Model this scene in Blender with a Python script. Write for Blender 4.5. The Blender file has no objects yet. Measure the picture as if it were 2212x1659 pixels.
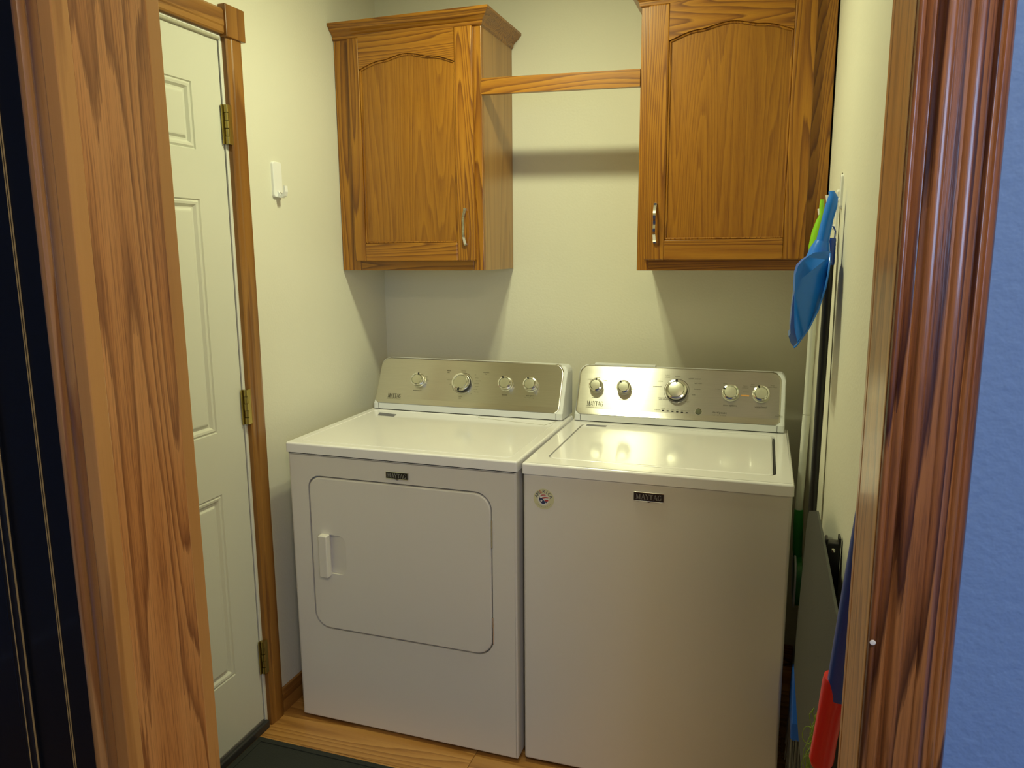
import bpy, bmesh, math, random
from mathutils import Vector, Matrix
random.seed(4)
S = bpy.context.scene
COL = S.collection

# ------------------------------------------------------------------ camera
yaw, pitch, roll, fpx = 0.3287, -0.1719, -0.0077, 1643.87
cyw, syw = math.cos(yaw), math.sin(yaw)
cp, sp = math.cos(pitch), math.sin(pitch)
fwd = Vector((-syw*cp, cyw*cp, sp))
rgt = Vector((cyw, syw, 0)); upv = Vector((syw*sp, -cyw*sp, cp))
cr, sr = math.cos(roll), math.sin(roll)
R3 = rgt*cr + upv*sr
U3 = upv*cr - rgt*sr
cam = bpy.data.cameras.new('camera'); camo = bpy.data.objects.new('camera', cam); COL.objects.link(camo)
cam.sensor_fit = 'HORIZONTAL'; cam.sensor_width = 36.0; cam.lens = fpx/2212*36
cam.clip_start = 0.02
m = Matrix((R3, U3, -fwd)).transposed().to_4x4(); m.translation = Vector((1.4491, -2.7029, 1.4709))
camo.matrix_world = m
S.camera = camo

# ------------------------------------------------------------------ light, world, exposure
S.view_settings.view_transform = 'Standard'; S.view_settings.look = 'None'
S.view_settings.gamma = 1.0; S.view_settings.use_curve_mapping = False
S.view_settings.exposure = 0.0
LAMP_COL = (.98, 1.0, 0.60); LAMP_W = 25.5; HALL_FILL_COL = (1.0, .80, .52); HALL_FILL_W = 21.0
DAY_COL = (0.38, 0.60, 1.0); DAY_W = 20.0
wd = bpy.data.worlds.new('sky'); S.world = wd; wd.use_nodes = True
wd.node_tree.nodes['Background'].inputs[0].default_value = (0.45, 0.62, 1.0, 1)
wd.node_tree.nodes['Background'].inputs[1].default_value = 1.0
al = bpy.data.lights.new('window_daylight', 'AREA'); al.shape = 'RECTANGLE'; al.size = .86; al.size_y = 0.95
al.energy = DAY_W; al.color = DAY_COL
alo = bpy.data.objects.new('window_daylight', al); COL.objects.link(alo)
alo.location = (2.85, -4.96, 1.78); alo.rotation_euler = (math.radians(90), 0, 0)   # in the hall window, facing +y

# ------------------------------------------------------------------ helpers
def nt(name):
    mt = bpy.data.materials.new(name); mt.use_nodes = True
    t = mt.node_tree; return mt, t, t.nodes['Principled BSDF'], t.nodes, t.links
def plain(name, col, rough=.5, metal=0, coat=0, bump=0, bscale=300, var=0.0, spec=.5, alpha=1, trans=0):
    mt, t, b, N, L = nt(name)
    b.inputs['Base Color'].default_value = (*col, 1); b.inputs['Roughness'].default_value = rough
    b.inputs['Metallic'].default_value = metal; b.inputs['Coat Weight'].default_value = coat
    b.inputs['Coat Roughness'].default_value = .08
    b.inputs['Specular IOR Level'].default_value = spec
    b.inputs['Transmission Weight'].default_value = trans
    tc = N.new('ShaderNodeTexCoord')
    n = N.new('ShaderNodeTexNoise'); n.inputs['Scale'].default_value = 6; n.inputs['Detail'].default_value = 4
    L.new(tc.outputs['Object'], n.inputs['Vector'])
    mr = N.new('ShaderNodeMapRange'); mr.inputs[3].default_value = max(0.0, rough-.04); mr.inputs[4].default_value = rough+.04
    L.new(n.outputs['Fac'], mr.inputs[0]); L.new(mr.outputs[0], b.inputs['Roughness'])
    if var:
        mx = N.new('ShaderNodeMix'); mx.data_type = 'RGBA'
        mx.inputs[6].default_value = (*[c*(1-var) for c in col], 1); mx.inputs[7].default_value = (*[min(1, c*(1+var)) for c in col], 1)
        L.new(n.outputs['Fac'], mx.inputs[0]); L.new(mx.outputs[2], b.inputs['Base Color'])
    if bump:
        n2 = N.new('ShaderNodeTexNoise'); n2.inputs['Scale'].default_value = bscale; n2.inputs['Detail'].default_value = 2
        L.new(tc.outputs['Object'], n2.inputs['Vector'])
        bp = N.new('ShaderNodeBump'); bp.inputs['Strength'].default_value = bump; bp.inputs['Distance'].default_value = .002
        L.new(n2.outputs['Fac'], bp.inputs['Height']); L.new(bp.outputs['Normal'], b.inputs['Normal'])
    return mt
def oak(name, light, mid, dark, axis='z', band=5.0, rough=.34, coat=.15, dist=7.0, contrast=.8, streak=.5, wide=1.0):
    """stained oak: cathedral figure from a distorted wave, open pores from stretched noise; grain along axis"""
    mt, t, b, N, L = nt(name)
    tc = N.new('ShaderNodeTexCoord'); oi = N.new('ShaderNodeObjectInfo')
    ad = N.new('ShaderNodeVectorMath'); ad.operation = 'MULTIPLY_ADD'
    L.new(oi.outputs['Random'], ad.inputs[0]); ad.inputs[1].default_value = (3.1, 4.7, 5.3)
    L.new(tc.outputs['Object'], ad.inputs[2])
    def mapped(across, along):
        mp = N.new('ShaderNodeMapping')
        sc = {'x': (along, across, across), 'y': (across, along, across), 'z': (across, across, along)}[axis]
        mp.inputs['Scale'].default_value = sc; L.new(ad.outputs[0], mp.inputs['Vector']); return mp.outputs[0]
    # cathedral: contour lines of a slow, stretched noise
    nb = N.new('ShaderNodeTexNoise'); nb.inputs['Scale'].default_value = 1.0; nb.inputs['Detail'].default_value = 1.5; nb.inputs['Roughness'].default_value = .45
    L.new(mapped(9.0*wide, .55*wide), nb.inputs['Vector'])
    mu = N.new('ShaderNodeMath'); mu.operation = 'MULTIPLY'; mu.inputs[1].default_value = band*dist; L.new(nb.outputs['Fac'], mu.inputs[0])
    jit = N.new('ShaderNodeTexNoise'); jit.inputs['Scale'].default_value = 1.0; jit.inputs['Detail'].default_value = 3
    L.new(mapped(70, 3), jit.inputs['Vector'])
    ma = N.new('ShaderNodeMath'); ma.operation = 'MULTIPLY_ADD'; ma.inputs[1].default_value = .6
    L.new(jit.outputs['Fac'], ma.inputs[0]); L.new(mu.outputs[0], ma.inputs[2])
    fr = N.new('ShaderNodeMath'); fr.operation = 'FRACT'; L.new(ma.outputs[0], fr.inputs[0])
    rp = N.new('ShaderNodeValToRGB'); e = rp.color_ramp.elements
    e[0].position = 0.0; e[0].color = (*light, 1); e[1].position = 1.0; e[1].color = (*light, 1)
    e1 = rp.color_ramp.elements.new(.6); e1.color = (*mid, 1)
    dk = tuple(mid[i]*(1-contrast)+dark[i]*contrast for i in range(3))
    e2 = rp.color_ramp.elements.new(.9); e2.color = (*dk, 1)
    L.new(fr.outputs[0], rp.inputs[0])
    # pores
    pn = N.new('ShaderNodeTexNoise'); pn.inputs['Scale'].default_value = 1.0; pn.inputs['Detail'].default_value = 3; pn.inputs['Roughness'].default_value = .7
    L.new(mapped(420, 10), pn.inputs['Vector'])
    pr = N.new('ShaderNodeMapRange'); pr.inputs[1].default_value = .46; pr.inputs[2].default_value = .66; L.new(pn.outputs['Fac'], pr.inputs[0])
    rw = N.new('ShaderNodeMath'); rw.operation = 'MULTIPLY_ADD'; rw.inputs[1].default_value = .65*streak; rw.inputs[2].default_value = .35*streak; L.new(fr.outputs[0], rw.inputs[0])
    ps = N.new('ShaderNodeMath'); ps.operation = 'MULTIPLY'; L.new(rw.outputs[0], ps.inputs[1]); L.new(pr.outputs[0], ps.inputs[0])
    mx = N.new('ShaderNodeMix'); mx.data_type = 'RGBA'; L.new(ps.outputs[0], mx.inputs[0]); L.new(rp.outputs[0], mx.inputs[6]); mx.inputs[7].default_value = (*dark, 1)
    # board-scale tone drift
    tn = N.new('ShaderNodeTexNoise'); tn.inputs['Scale'].default_value = 1.0; tn.inputs['Detail'].default_value = 2
    L.new(mapped(5, .8), tn.inputs['Vector'])
    hs = N.new('ShaderNodeHueSaturation'); tv = N.new('ShaderNodeMapRange'); tv.inputs[3].default_value = .8; tv.inputs[4].default_value = 1.2
    L.new(tn.outputs['Fac'], tv.inputs[0]); L.new(tv.outputs[0], hs.inputs['Value']); L.new(mx.outputs[2], hs.inputs['Color'])
    L.new(hs.outputs[0], b.inputs['Base Color'])
    b.inputs['Roughness'].default_value = rough; b.inputs['Coat Weight'].default_value = coat; b.inputs['Coat Roughness'].default_value = .12
    bp = N.new('ShaderNodeBump'); bp.inputs['Strength'].default_value = .12; bp.inputs['Distance'].default_value = .001
    L.new(ps.outputs[0], bp.inputs['Height']); bp.invert = True; L.new(bp.outputs['Normal'], b.inputs['Normal'])
    return mt
def brushed(name, col, rough=.3, aniso=.8, rot=0.0):
    mt, t, b, N, L = nt(name)
    b.inputs['Metallic'].default_value = 1; b.inputs['Base Color'].default_value = (*col, 1)
    b.inputs['Roughness'].default_value = rough; b.inputs['Anisotropic'].default_value = aniso; b.inputs['Anisotropic Rotation'].default_value = rot
    tg = N.new('ShaderNodeTangent'); tg.direction_type = 'UV_MAP'; tg.uv_map = 'UVMap'; L.new(tg.outputs[0], b.inputs['Tangent'])
    tc = N.new('ShaderNodeTexCoord'); mp = N.new('ShaderNodeMapping'); mp.inputs['Scale'].default_value = (14, 900, 900)
    n = N.new('ShaderNodeTexNoise'); n.inputs['Scale'].default_value = 1; n.inputs['Detail'].default_value = 2
    L.new(tc.outputs['Object'], mp.inputs[0]); L.new(mp.outputs[0], n.inputs['Vector'])
    mx = N.new('ShaderNodeMix'); mx.data_type = 'RGBA'; L.new(n.outputs['Fac'], mx.inputs[0])
    mx.inputs[6].default_value = (*[c*.9 for c in col], 1); mx.inputs[7].default_value = (*[min(1, c*1.08) for c in col], 1)
    L.new(mx.outputs[2], b.inputs['Base Color'])
    return mt

def empty(name, loc=(0, 0, 0), rz=0.0, label=None, cat=None, group=None, kind=None):
    o = bpy.data.objects.new(name, None); COL.objects.link(o); o.location = loc; o.rotation_euler = (0, 0, rz)
    o.empty_display_size = .05
    return tag(o, label, cat, group, kind)
def tag(o, label=None, cat=None, group=None, kind=None):
    if label: o['label'] = label
    if cat: o['category'] = cat
    if group: o['group'] = group
    if kind: o['kind'] = kind
    return o
def root_loc(p):
    v = Vector((0, 0, 0))
    while p is not None: v += p.location; p = p.parent
    return v
def obj(name, bm, mat, parent=None, world=False, smooth=False, label=None, origin=None, uvxz=False):
    bmesh.ops.recalc_face_normals(bm, faces=bm.faces)
    if world and parent is not None: bmesh.ops.translate(bm, verts=bm.verts, vec=-root_loc(parent))
    if origin is not None: bmesh.ops.translate(bm, verts=bm.verts, vec=-Vector(origin))
    if uvxz:
        uv = bm.loops.layers.uv.new('UVMap')
        for f in bm.faces:
            for l in f.loops: l[uv].uv = (l.vert.co.x, l.vert.co.z)
    me = bpy.data.meshes.new(name); bm.to_mesh(me); bm.free(); me.materials.append(mat)
    o = bpy.data.objects.new(name, me); COL.objects.link(o); o.parent = parent
    if origin is not None: o.location = origin
    if smooth:
        for p in me.polygons: p.use_smooth = True
        try: me.set_sharp_from_angle(angle=math.radians(38))
        except Exception: pass
        wn = o.modifiers.new('wn', 'WEIGHTED_NORMAL'); wn.keep_sharp = True; wn.weight = 80
    if label: o['label'] = label
    return o
def BM(): return bmesh.new()
def box(bm, x0, x1, y0, y1, z0, z1, bev=0, seg=2):
    r = bmesh.ops.create_cube(bm, size=1); vs = r['verts']
    bmesh.ops.scale(bm, vec=(x1-x0, y1-y0, z1-z0), verts=vs)
    bmesh.ops.translate(bm, vec=((x0+x1)/2, (y0+y1)/2, (z0+z1)/2), verts=vs)
    if bev:
        es = list({e for v in vs for e in v.link_edges})
        bmesh.ops.bevel(bm, geom=es, offset=bev, segments=seg, affect='EDGES', profile=.5)
    return bm
def Box(*a, **k): return box(BM(), *a, **k)
def prism(bm, pts, axis, a, b, bev=0):
    """extrude closed polygon pts (2-D) along axis from a to b. axis x: pts=(y,z); y: (x,z); z: (x,y)"""
    def P(p, t): return {'x': (t, p[0], p[1]), 'y': (p[0], t, p[1]), 'z': (p[0], p[1], t)}[axis]
    A = [bm.verts.new(P(p, a)) for p in pts]; B = [bm.verts.new(P(p, b)) for p in pts]; n = len(pts)
    fs = [bm.faces.new(A), bm.faces.new(B[::-1])]
    for i in range(n): fs.append(bm.faces.new((A[i], B[i], B[(i+1) % n], A[(i+1) % n])))
    if bev:
        es = [e for f in fs[:2] for e in f.edges]
        bmesh.ops.bevel(bm, geom=es, offset=bev, segments=2, affect='EDGES', profile=.5)
    return bm
def tube(bm, pts, r, seg=12, cap=True):
    pts = [Vector(p) for p in pts]; rs = r if isinstance(r, (list, tuple)) else [r]*len(pts)
    rings = []; prev = None
    for i, p in enumerate(pts):
        d = (pts[min(i+1, len(pts)-1)]-pts[max(i-1, 0)]).normalized()
        if prev is None:
            a = d.orthogonal().normalized()
        else:
            a = (prev-d*prev.dot(d)).normalized()
        prev = a; b = d.cross(a)
        rings.append([bm.verts.new(p+(a*math.cos(2*math.pi*k/seg)+b*math.sin(2*math.pi*k/seg))*rs[i]) for k in range(seg)])
    for i in range(len(rings)-1):
        for k in range(seg): bm.faces.new((rings[i][k], rings[i][(k+1) % seg], rings[i+1][(k+1) % seg], rings[i+1][k]))
    if cap: bm.faces.new(rings[0][::-1]); bm.faces.new(rings[-1])
    return bm
def lathe(bm, prof, M=Matrix(), seg=32):
    """prof: list of (r, h) ; axis local +Z, transformed by M"""
    rings = []
    for r, h in prof:
        if r < 1e-6: rings.append([bm.verts.new(M @ Vector((0, 0, h)))])
        else: rings.append([bm.verts.new(M @ Vector((r*math.cos(2*math.pi*k/seg), r*math.sin(2*math.pi*k/seg), h))) for k in range(seg)])
    for A, B in zip(rings, rings[1:]):
        for k in range(seg):
            k2 = (k+1) % seg
            if len(A) == 1 and len(B) > 1: bm.faces.new((A[0], B[k], B[k2]))
            elif len(B) == 1 and len(A) > 1: bm.faces.new((A[k], A[k2], B[0]))
            elif len(A) > 1: bm.faces.new((A[k], A[k2], B[k2], B[k]))
    return bm
def rrect(x0, x1, y0, y1, r, seg=8):
    if not isinstance(r, (list, tuple)): r = [r]*4
    out = []
    for (cx, cy, a0, rr) in ((x1-r[0], y0+r[0], -90, r[0]), (x1-r[1], y1-r[1], 0, r[1]), (x0+r[2], y1-r[2], 90, r[2]), (x0+r[3], y0+r[3], 180, r[3])):
        for k in range(seg+1):
            a = math.radians(a0+90*k/seg); out.append((cx+rr*math.cos(a), cy+rr*math.sin(a)))
    return out
def plate_hole(bm, outer, inner, P, depth):
    """flat plate with a hole and recess walls; P(p, d) maps 2-D point + depth to 3-D"""
    O = [bm.verts.new(P(p, 0)) for p in outer]; I = [bm.verts.new(P(p, 0)) for p in inner]
    eo = [bm.edges.new((O[i], O[(i+1) % len(O)])) for i in range(len(O))]
    ei = [bm.edges.new((I[i], I[(i+1) % len(I)])) for i in range(len(I))]
    bmesh.ops.triangle_fill(bm, edges=eo+ei, use_beauty=True)
    D = [bm.verts.new(P(p, depth)) for p in inner]
    for i in range(len(I)):
        j = (i+1) % len(I); bm.faces.new((I[i], I[j], D[j], D[i]))
    bm.faces.new(D)
    return O
def inset_poly(pts, a):
    n = len(pts); cx = sum(p[0] for p in pts)/n; cy = sum(p[1] for p in pts)/n; out = []
    for i, p in enumerate(pts):
        q0 = pts[i-1]; q1 = pts[(i+1) % n]; t = Vector((q1[0]-q0[0], q1[1]-q0[1]))
        if t.length < 1e-9: out.append(p); continue
        t.normalize(); nrm = Vector((-t.y, t.x))
        if nrm.dot(Vector((cx-p[0], cy-p[1]))) < 0: nrm = -nrm
        out.append((p[0]+nrm.x*a, p[1]+nrm.y*a))
    return out
def soft_shell(bm, outer, inner, P, hole_depth, back, bev=.006, seg=4):
    """plate with a recess, softly rounded outer edge, walls running back to depth 'back'"""
    O = plate_hole(bm, inset_poly(outer, bev), inner, P, hole_depth)
    prev = O; n = len(O)
    for k in range(1, seg+1):
        a = math.pi/2*k/seg; ring = [bm.verts.new(P(p, bev*(1-math.cos(a)))) for p in inset_poly(outer, bev*(1-math.sin(a)))]
        for i in range(n): j = (i+1) % n; bm.faces.new((prev[i], prev[j], ring[j], ring[i]))
        prev = ring
    ring = [bm.verts.new(P(p, back)) for p in outer]
    for i in range(n): j = (i+1) % n; bm.faces.new((prev[i], prev[j], ring[j], ring[i]))
    bm.faces.new(ring)
    return bm
def slab(bm, pts, P, d0, d1, bev=.003, seg=3):
    """rounded-edge slab: front outline pts at depth d0, back at d1, soft front edge"""
    n = len(pts); cx = sum(p[0] for p in pts)/n; cy = sum(p[1] for p in pts)/n
    rings = []
    def inset(p, i, a):
        q0 = pts[i-1]; q1 = pts[(i+1) % n]; t = Vector((q1[0]-q0[0], q1[1]-q0[1]))
        if t.length < 1e-9: return p
        t.normalize(); nrm = Vector((-t.y, t.x))
        if nrm.dot(Vector((cx-p[0], cy-p[1]))) < 0: nrm = -nrm
        return (p[0]+nrm.x*a, p[1]+nrm.y*a)
    sg = 1 if d1 > d0 else -1
    for k in range(seg+1):
        a = math.pi/2*k/seg
        off = bev*(1-math.sin(a)); dep = d0+sg*bev*(1-math.cos(a))
        rings.append([bm.verts.new(P(inset(p, i, off), dep)) for i, p in enumerate(pts)])
    rings.append([bm.verts.new(P(p, d1)) for p in pts])
    for A, B in zip(rings, rings[1:]):
        for i in range(n): bm.faces.new((A[i], A[(i+1) % n], B[(i+1) % n], B[i]))
    bm.faces.new(rings[0]); bm.faces.new(rings[-1][::-1])
    return bm
_txt = {}
def text(body, size, mat, parent, M, align='CENTER', name='printed_text'):
    cu = bpy.data.curves.new('t', 'FONT'); cu.body = body; cu.size = size; cu.align_x = align; cu.align_y = 'CENTER'; cu.resolution_u = 2
    o = bpy.data.objects.new('t', cu); COL.objects.link(o)
    dg = bpy.context.evaluated_depsgraph_get(); me = bpy.data.meshes.new_from_object(o.evaluated_get(dg))
    bpy.data.objects.remove(o); bpy.data.curves.remove(cu)
    me.transform(M); me.materials.clear(); me.materials.append(mat); me.name = name
    t = bpy.data.objects.new(name, me); COL.objects.link(t); t.parent = parent
    return t
def serif_word(bm, word, w, h, M):
    """slab-serif capitals drawn as polygons; word fills width w, height h, centred"""
    def q(a): G.append([(x, y) for x, y in a])
    def st(x0, y0, x1, y1, t): q([(x0-t/2, y0), (x0+t/2, y0), (x1+t/2, y1), (x1-t/2, y1)])
    def sf(x, y, ww=.30): q([(x-ww/2, y), (x+ww/2, y), (x+ww/2, y+.07), (x-ww/2, y+.07)])
    out = []; pen = 0
    for c in word:
        G = []
        if c == 'M':
            st(.17, 0, .17, 1, .08); st(.22, 1, .50, .05, .20); st(.82, 1, .54, .05, .08); st(.88, 0, .88, 1, .20)
            sf(.17, 0, .3); sf(.88, 0, .36); sf(.16, .93, .3); sf(.90, .93, .32); adv = 1.12
        elif c == 'A':
            st(.14, 0, .44, 1, .08); st(.80, 0, .48, 1, .21); q([(.25, .28), (.70, .28), (.68, .36), (.27, .36)])
            sf(.14, 0, .3); sf(.80, 0, .36); adv = .88
        elif c == 'Y':
            st(.46, 0, .46, .5, .19); st(.42, .45, .16, 1, .20); st(.50, .45, .74, 1, .08)
            sf(.46, 0, .36); sf(.17, .93, .36); sf(.76, .93, .28); adv = .86
        elif c == 'T':
            st(.40, 0, .40, 1, .2); q([(.04, .9), (.76, .9), (.76, 1), (.04, 1)]); q([(.04, .72), (.10, .9), (.04, .9)]); q([(.76, .72), (.76, .9), (.70, .9)])
            sf(.40, 0, .38); adv = .80
        elif c == 'G':
            n = 18
            for k in range(n):
                a0 = math.radians(50+260*k/n); a1 = math.radians(50+260*(k+1)/n)
                def tt(a): return .08+.13*max(0, -math.cos(a))
                q([(.46+.40*math.cos(a0), .5+.5*math.sin(a0)), (.46+.40*math.cos(a1), .5+.5*math.sin(a1)),
                   (.46+(.40-tt(a1))*math.cos(a1), .5+(.5-tt(a1))*math.sin(a1)), (.46+(.40-tt(a0))*math.cos(a0), .5+(.5-tt(a0))*math.sin(a0))])
            st(.74, .04, .74, .42, .17); sf(.74, .38, .34); st(.74, .72, .74, 1, .06); adv = .98
        for g in G: out.append([(x+pen, y) for x, y in g])
        pen += adv
    for g in out:
        vs = [bm.verts.new(M @ Vector(((x/pen-.5)*w, (y-.5)*h, 0))) for x, y in g]
        bm.faces.new(vs)
    return bm

# ------------------------------------------------------------------ materials
M_wall = plain('cream_wall_paint', (.74, .72, .60), .7, bump=.22, bscale=130, var=.015, spec=.25)
M_hall = plain('hall_wall_paint', (.155, .275, .56), .7, bump=.6, bscale=110, var=.02, spec=.25)
M_ceil = plain('ceiling_paint', (.88, .87, .80), .8, bump=.3, bscale=90)
OL, OM, OD = (.40, .170, .014), (.31, .118, .009), (.12, .034, .004)
M_oak_v = oak('cabinet_oak_vertical', OL, OM, OD, 'z', band=4.5)
M_oak_h = oak('cabinet_oak_horizontal', OL, OM, OD, 'x', band=4.5)
M_oak_y = oak('cabinet_oak_return', OL, OM, OD, 'y', band=4.5)
M_oak_p = oak('cabinet_oak_veneer', (.345, .142, .010), (.300, .118, .008), (.18, .060, .004), 'z', band=5, dist=5, contrast=.4, streak=.9)
M_oak_side = oak('cabinet_side_veneer', (.44, .24, .07), (.40, .205, .055), (.25, .12, .03), 'z', band=2, dist=4, contrast=.5, streak=.3, rough=.35)
JL, JM, JD = (.64, .295, .088), (.55, .23, .062), (.22, .072, .020)
M_jamb = oak('door_jamb_oak', JL, JM, JD, 'z', band=3.0, dist=6, rough=.3, coat=.3, streak=1.0)
M_jamb_pale = oak('jamb_edge_quartersawn_oak', (.60, .30, .085), (.54, .26, .07), (.36, .15, .04), 'z', band=1.2, dist=3, contrast=.6, streak=.15)
M_casing = oak('casing_oak', (.36, .15, .046), (.27, .100, .030), (.055, .016, .006), 'z', band=3.0, dist=6, contrast=1.0, streak=.9, rough=.28, coat=.9)
M_casing_l = oak('casing_oak_lighter', (.48, .25, .085), (.41, .20, .06), (.24, .09, .025), 'z', band=1.6, dist=4, rough=.25, coat=.5, streak=.35)
M_trim = oak('laundry_door_casing_oak', (.31, .14, .028), (.24, .10, .018), (.14, .05, .012), 'z', band=1.6, dist=4, contrast=.6, streak=.35)
M_trim_y = oak('laundry_head_casing_oak', (.36, .17, .04), (.28, .12, .026), (.14, .05, .012), 'y', band=1.6, dist=4, contrast=.6, streak=.35)
M_floor = oak('laminate_oak_floor', (.50, .26, .075), (.42, .20, .05), (.22, .09, .02), 'x', band=2.5, dist=5, contrast=.6, streak=.35, rough=.35, coat=.25, wide=.8)
M_enamel = plain('white_enamel', (.88, .87, .88), .20, coat=.6, spec=.5)
M_front = plain('white_painted_steel', (.74, .71, .66), .38, coat=.15)
M_plast = plain('white_plastic', (.72, .74, .76), .4)
M_hookw = plain('white_hook_plastic', (.86, .86, .84), .3)
M_doorw = plain('white_door_paint', (.66, .66, .57), .4, bump=.05, bscale=60)
M_steel = brushed('brushed_steel_sheet', (.62, .60, .54), .275, .94, .25)
M_disc = plain('knob_disc_metal', (.62, .62, .52), .3, metal=1)
M_chrome = plain('chrome', (.80, .80, .76), .1, metal=1)
M_nickel = plain('satin_nickel', (.62, .60, .55), .16, metal=1)
M_brass = plain('aged_brass', (.42, .33, .10), .35, metal=1, var=.25)
M_black = plain('black_gap', (.012, .012, .012), .7)
M_dark = plain('dark_grey_plastic', (.03, .03, .03), .45)
M_print = plain('dark_print', (.06, .055, .04), .6)
M_print_l = plain('faint_grey_print', (.20, .19, .13), .6)
M_orange = plain('orange_print', (.75, .35, .08), .6)
M_badge = plain('black_badge', (.015, .015, .02), .15, coat=.5)
M_badge_l = plain('silver_badge_letters', (.30, .30, .29), .35, metal=.5)
M_stick = plain('cream_sticker', (.66, .64, .40), .5)
M_navy = plain('navy_print', (.03, .04, .12), .6)
M_redp = plain('red_print', (.50, .05, .04), .6)
M_whitep = plain('white_print', (.75, .75, .7), .6)
M_greyst = plain('grey_sticker', (.16, .16, .20), .5)
M_mat = plain('black_rubber_mat', (.016, .019, .016), .85, bump=.6, bscale=400)
M_bluepl = plain('blue_plastic', (.012, .20, .85), .3, coat=.15)
M_bluet = plain('thin_translucent_blue_plastic', (.20, .36, .75), .35, trans=.55)
M_blued = plain('deep_blue_plastic', (.006, .05, .36), .35, coat=.2)
M_lime = plain('lime_green_plastic', (.26, .62, .02), .3)
M_green = plain('dark_green_plastic', (.02, .22, .03), .4)
M_pole = plain('pale_grey_pole_metal', (.66, .68, .62), .3, metal=.3)
M_blackp = plain('black_pole_paint', (.012, .012, .014), .35)
M_broomb = plain('broom_head_blue', (.010, .085, .42), .35)
M_bristle = plain('grey_bristles', (.20, .20, .18), .8)
M_red = plain('red_foam_plastic', (.85, .014, .012), .32, coat=.2)
M_greyb = plain('dark_grey_board', (.055, .056, .048), .75, bump=.3, bscale=500, var=.08)
M_string = plain('lime_green_yarn', (.38, .55, .10), .9)
M_cord = plain('thin_grey_cord', (.16, .15, .10), .8)
M_blackdoor = plain('black_door_paint', (.006, .007, .010), .42, coat=.08, spec=.25)
M_gold = plain('gold_rub_through', (.42, .30, .12), .4, metal=.3)
M_frameW = plain('white_window_frame', (.7, .7, .66), .4)

WX = 1.588      # right wall of the laundry
ZC = 2.44
YF0, YF1 = -1.874, -1.997   # laundry and hall face of the doorway wall
JLX, JRX = 0.682, 1.544     # jamb faces

# ------------------------------------------------------------------ room shell
# floor: laminate planks
fl = empty('floor', kind='structure')
obj('subfloor', Box(-1.2, 3.4, -5.2, .12, -.05, -.012), M_floor, fl)
rows = []; y = .02; k = 0
plank_src = {}
pw = .19
while y > -5.15:
    off = (k*.43) % 1.2
    x = -1.2-off+(.35 if k % 2 else 0)
    while x < 3.3:
        x0 = max(x, -1.15); x1 = min(x+1.2, 3.35)
        if x1-x0 > .03 and (y-pw > -2.9 or x0 < 2.2 and y > -3.8):
            key = round(x1-x0, 3)
            if key not in plank_src:
                o = obj('plank', Box(0, key-.0012, 0, pw-.0012, -.012, 0, bev=.0008, seg=1), M_floor, fl)
                plank_src[key] = o.data
            else:
                o = bpy.data.objects.new('plank', plank_src[key]); COL.objects.link(o); o.parent = fl
            o.location = (x0, y-pw, 0)
        x += 1.2
    y -= pw; k += 1
fo = obj('floor_beyond', Box(-1.15, 3.35, -5.15, -3.74, -.011, -.0005), M_floor, fl)

def wall(name, bm, mat=M_wall): return tag(obj(name, bm, mat), kind='structure')
wall('wall_back', Box(-.12, WX+.12, 0, .12, 0, ZC))
wall('wall_right', Box(WX, WX+.12, YF0, 0, 0, ZC))
# left wall with the outside-door opening y -1.665..-.890, z 0..2.052
DY0, DY1, DZ = -1.665, -.886, 2.052
b = BM(); box(b, -.12, 0, DY1, 0, 0, ZC); box(b, -.12, 0, YF0, DY0, 0, ZC); box(b, -.12, 0, DY0, DY1, DZ, ZC)
wall('wall_left', b)
# doorway wall (laundry side cream, hall side pale)
b = BM()
box(b, -1.2, JLX-.02, YF1+.006, YF0, 0, ZC); box(b, JRX+.02, 3.4, YF1+.006, YF0, 0, ZC); box(b, JLX-.02, JRX+.02, YF1+.006, YF0, 2.07, ZC)
wall('wall_front', b)
b = BM()
box(b, -1.2, JLX-.02, YF1, YF1+.006, 0, ZC); box(b, JRX+.02, 3.4, YF1, YF1+.006, 0, ZC); box(b, JLX-.02, JRX+.02, YF1, YF1+.006, 2.07, ZC)
wall('wall_hall_front', b, M_hall)
wall('ceiling', Box(-1.2, 3.4, -5.1, .12, ZC, ZC+.05), M_ceil)
wall('wall_hall_left', Box(-1.3, -1.2, -5.1, YF1, 0, ZC), M_hall)
wall('wall_hall_right', Box(3.4, 3.5, -5.1, YF1, 0, ZC), M_hall)
b = BM(); box(b, -1.3, 2.4, -5.1, -5.0, 0, ZC); box(b, 3.3, 3.5, -5.1, -5.0, 0, ZC); box(b, 2.4, 3.3, -5.1, -5.0, 0, 1.29); box(b, 2.4, 3.3, -5.1, -5.0, 2.27, ZC)
wall('wall_hall_back', b, M_hall)
w1 = empty('window_1', (2.85, -5.0, 1.29), kind='structure')
b = BM()
for a in ((0, .05, -.0, .0), ): pass
box(b, 2.35, 2.4, -5.06, -4.975, 1.24, 2.32); box(b, 3.3, 3.35, -5.06, -4.975, 1.24, 2.32); box(b, 2.4, 3.3, -5.06, -4.975, 1.24, 1.29); box(b, 2.4, 3.3, -5.06, -4.975, 2.27, 2.32)
obj('window_frame', b, M_frameW, w1, world=True)

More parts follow.
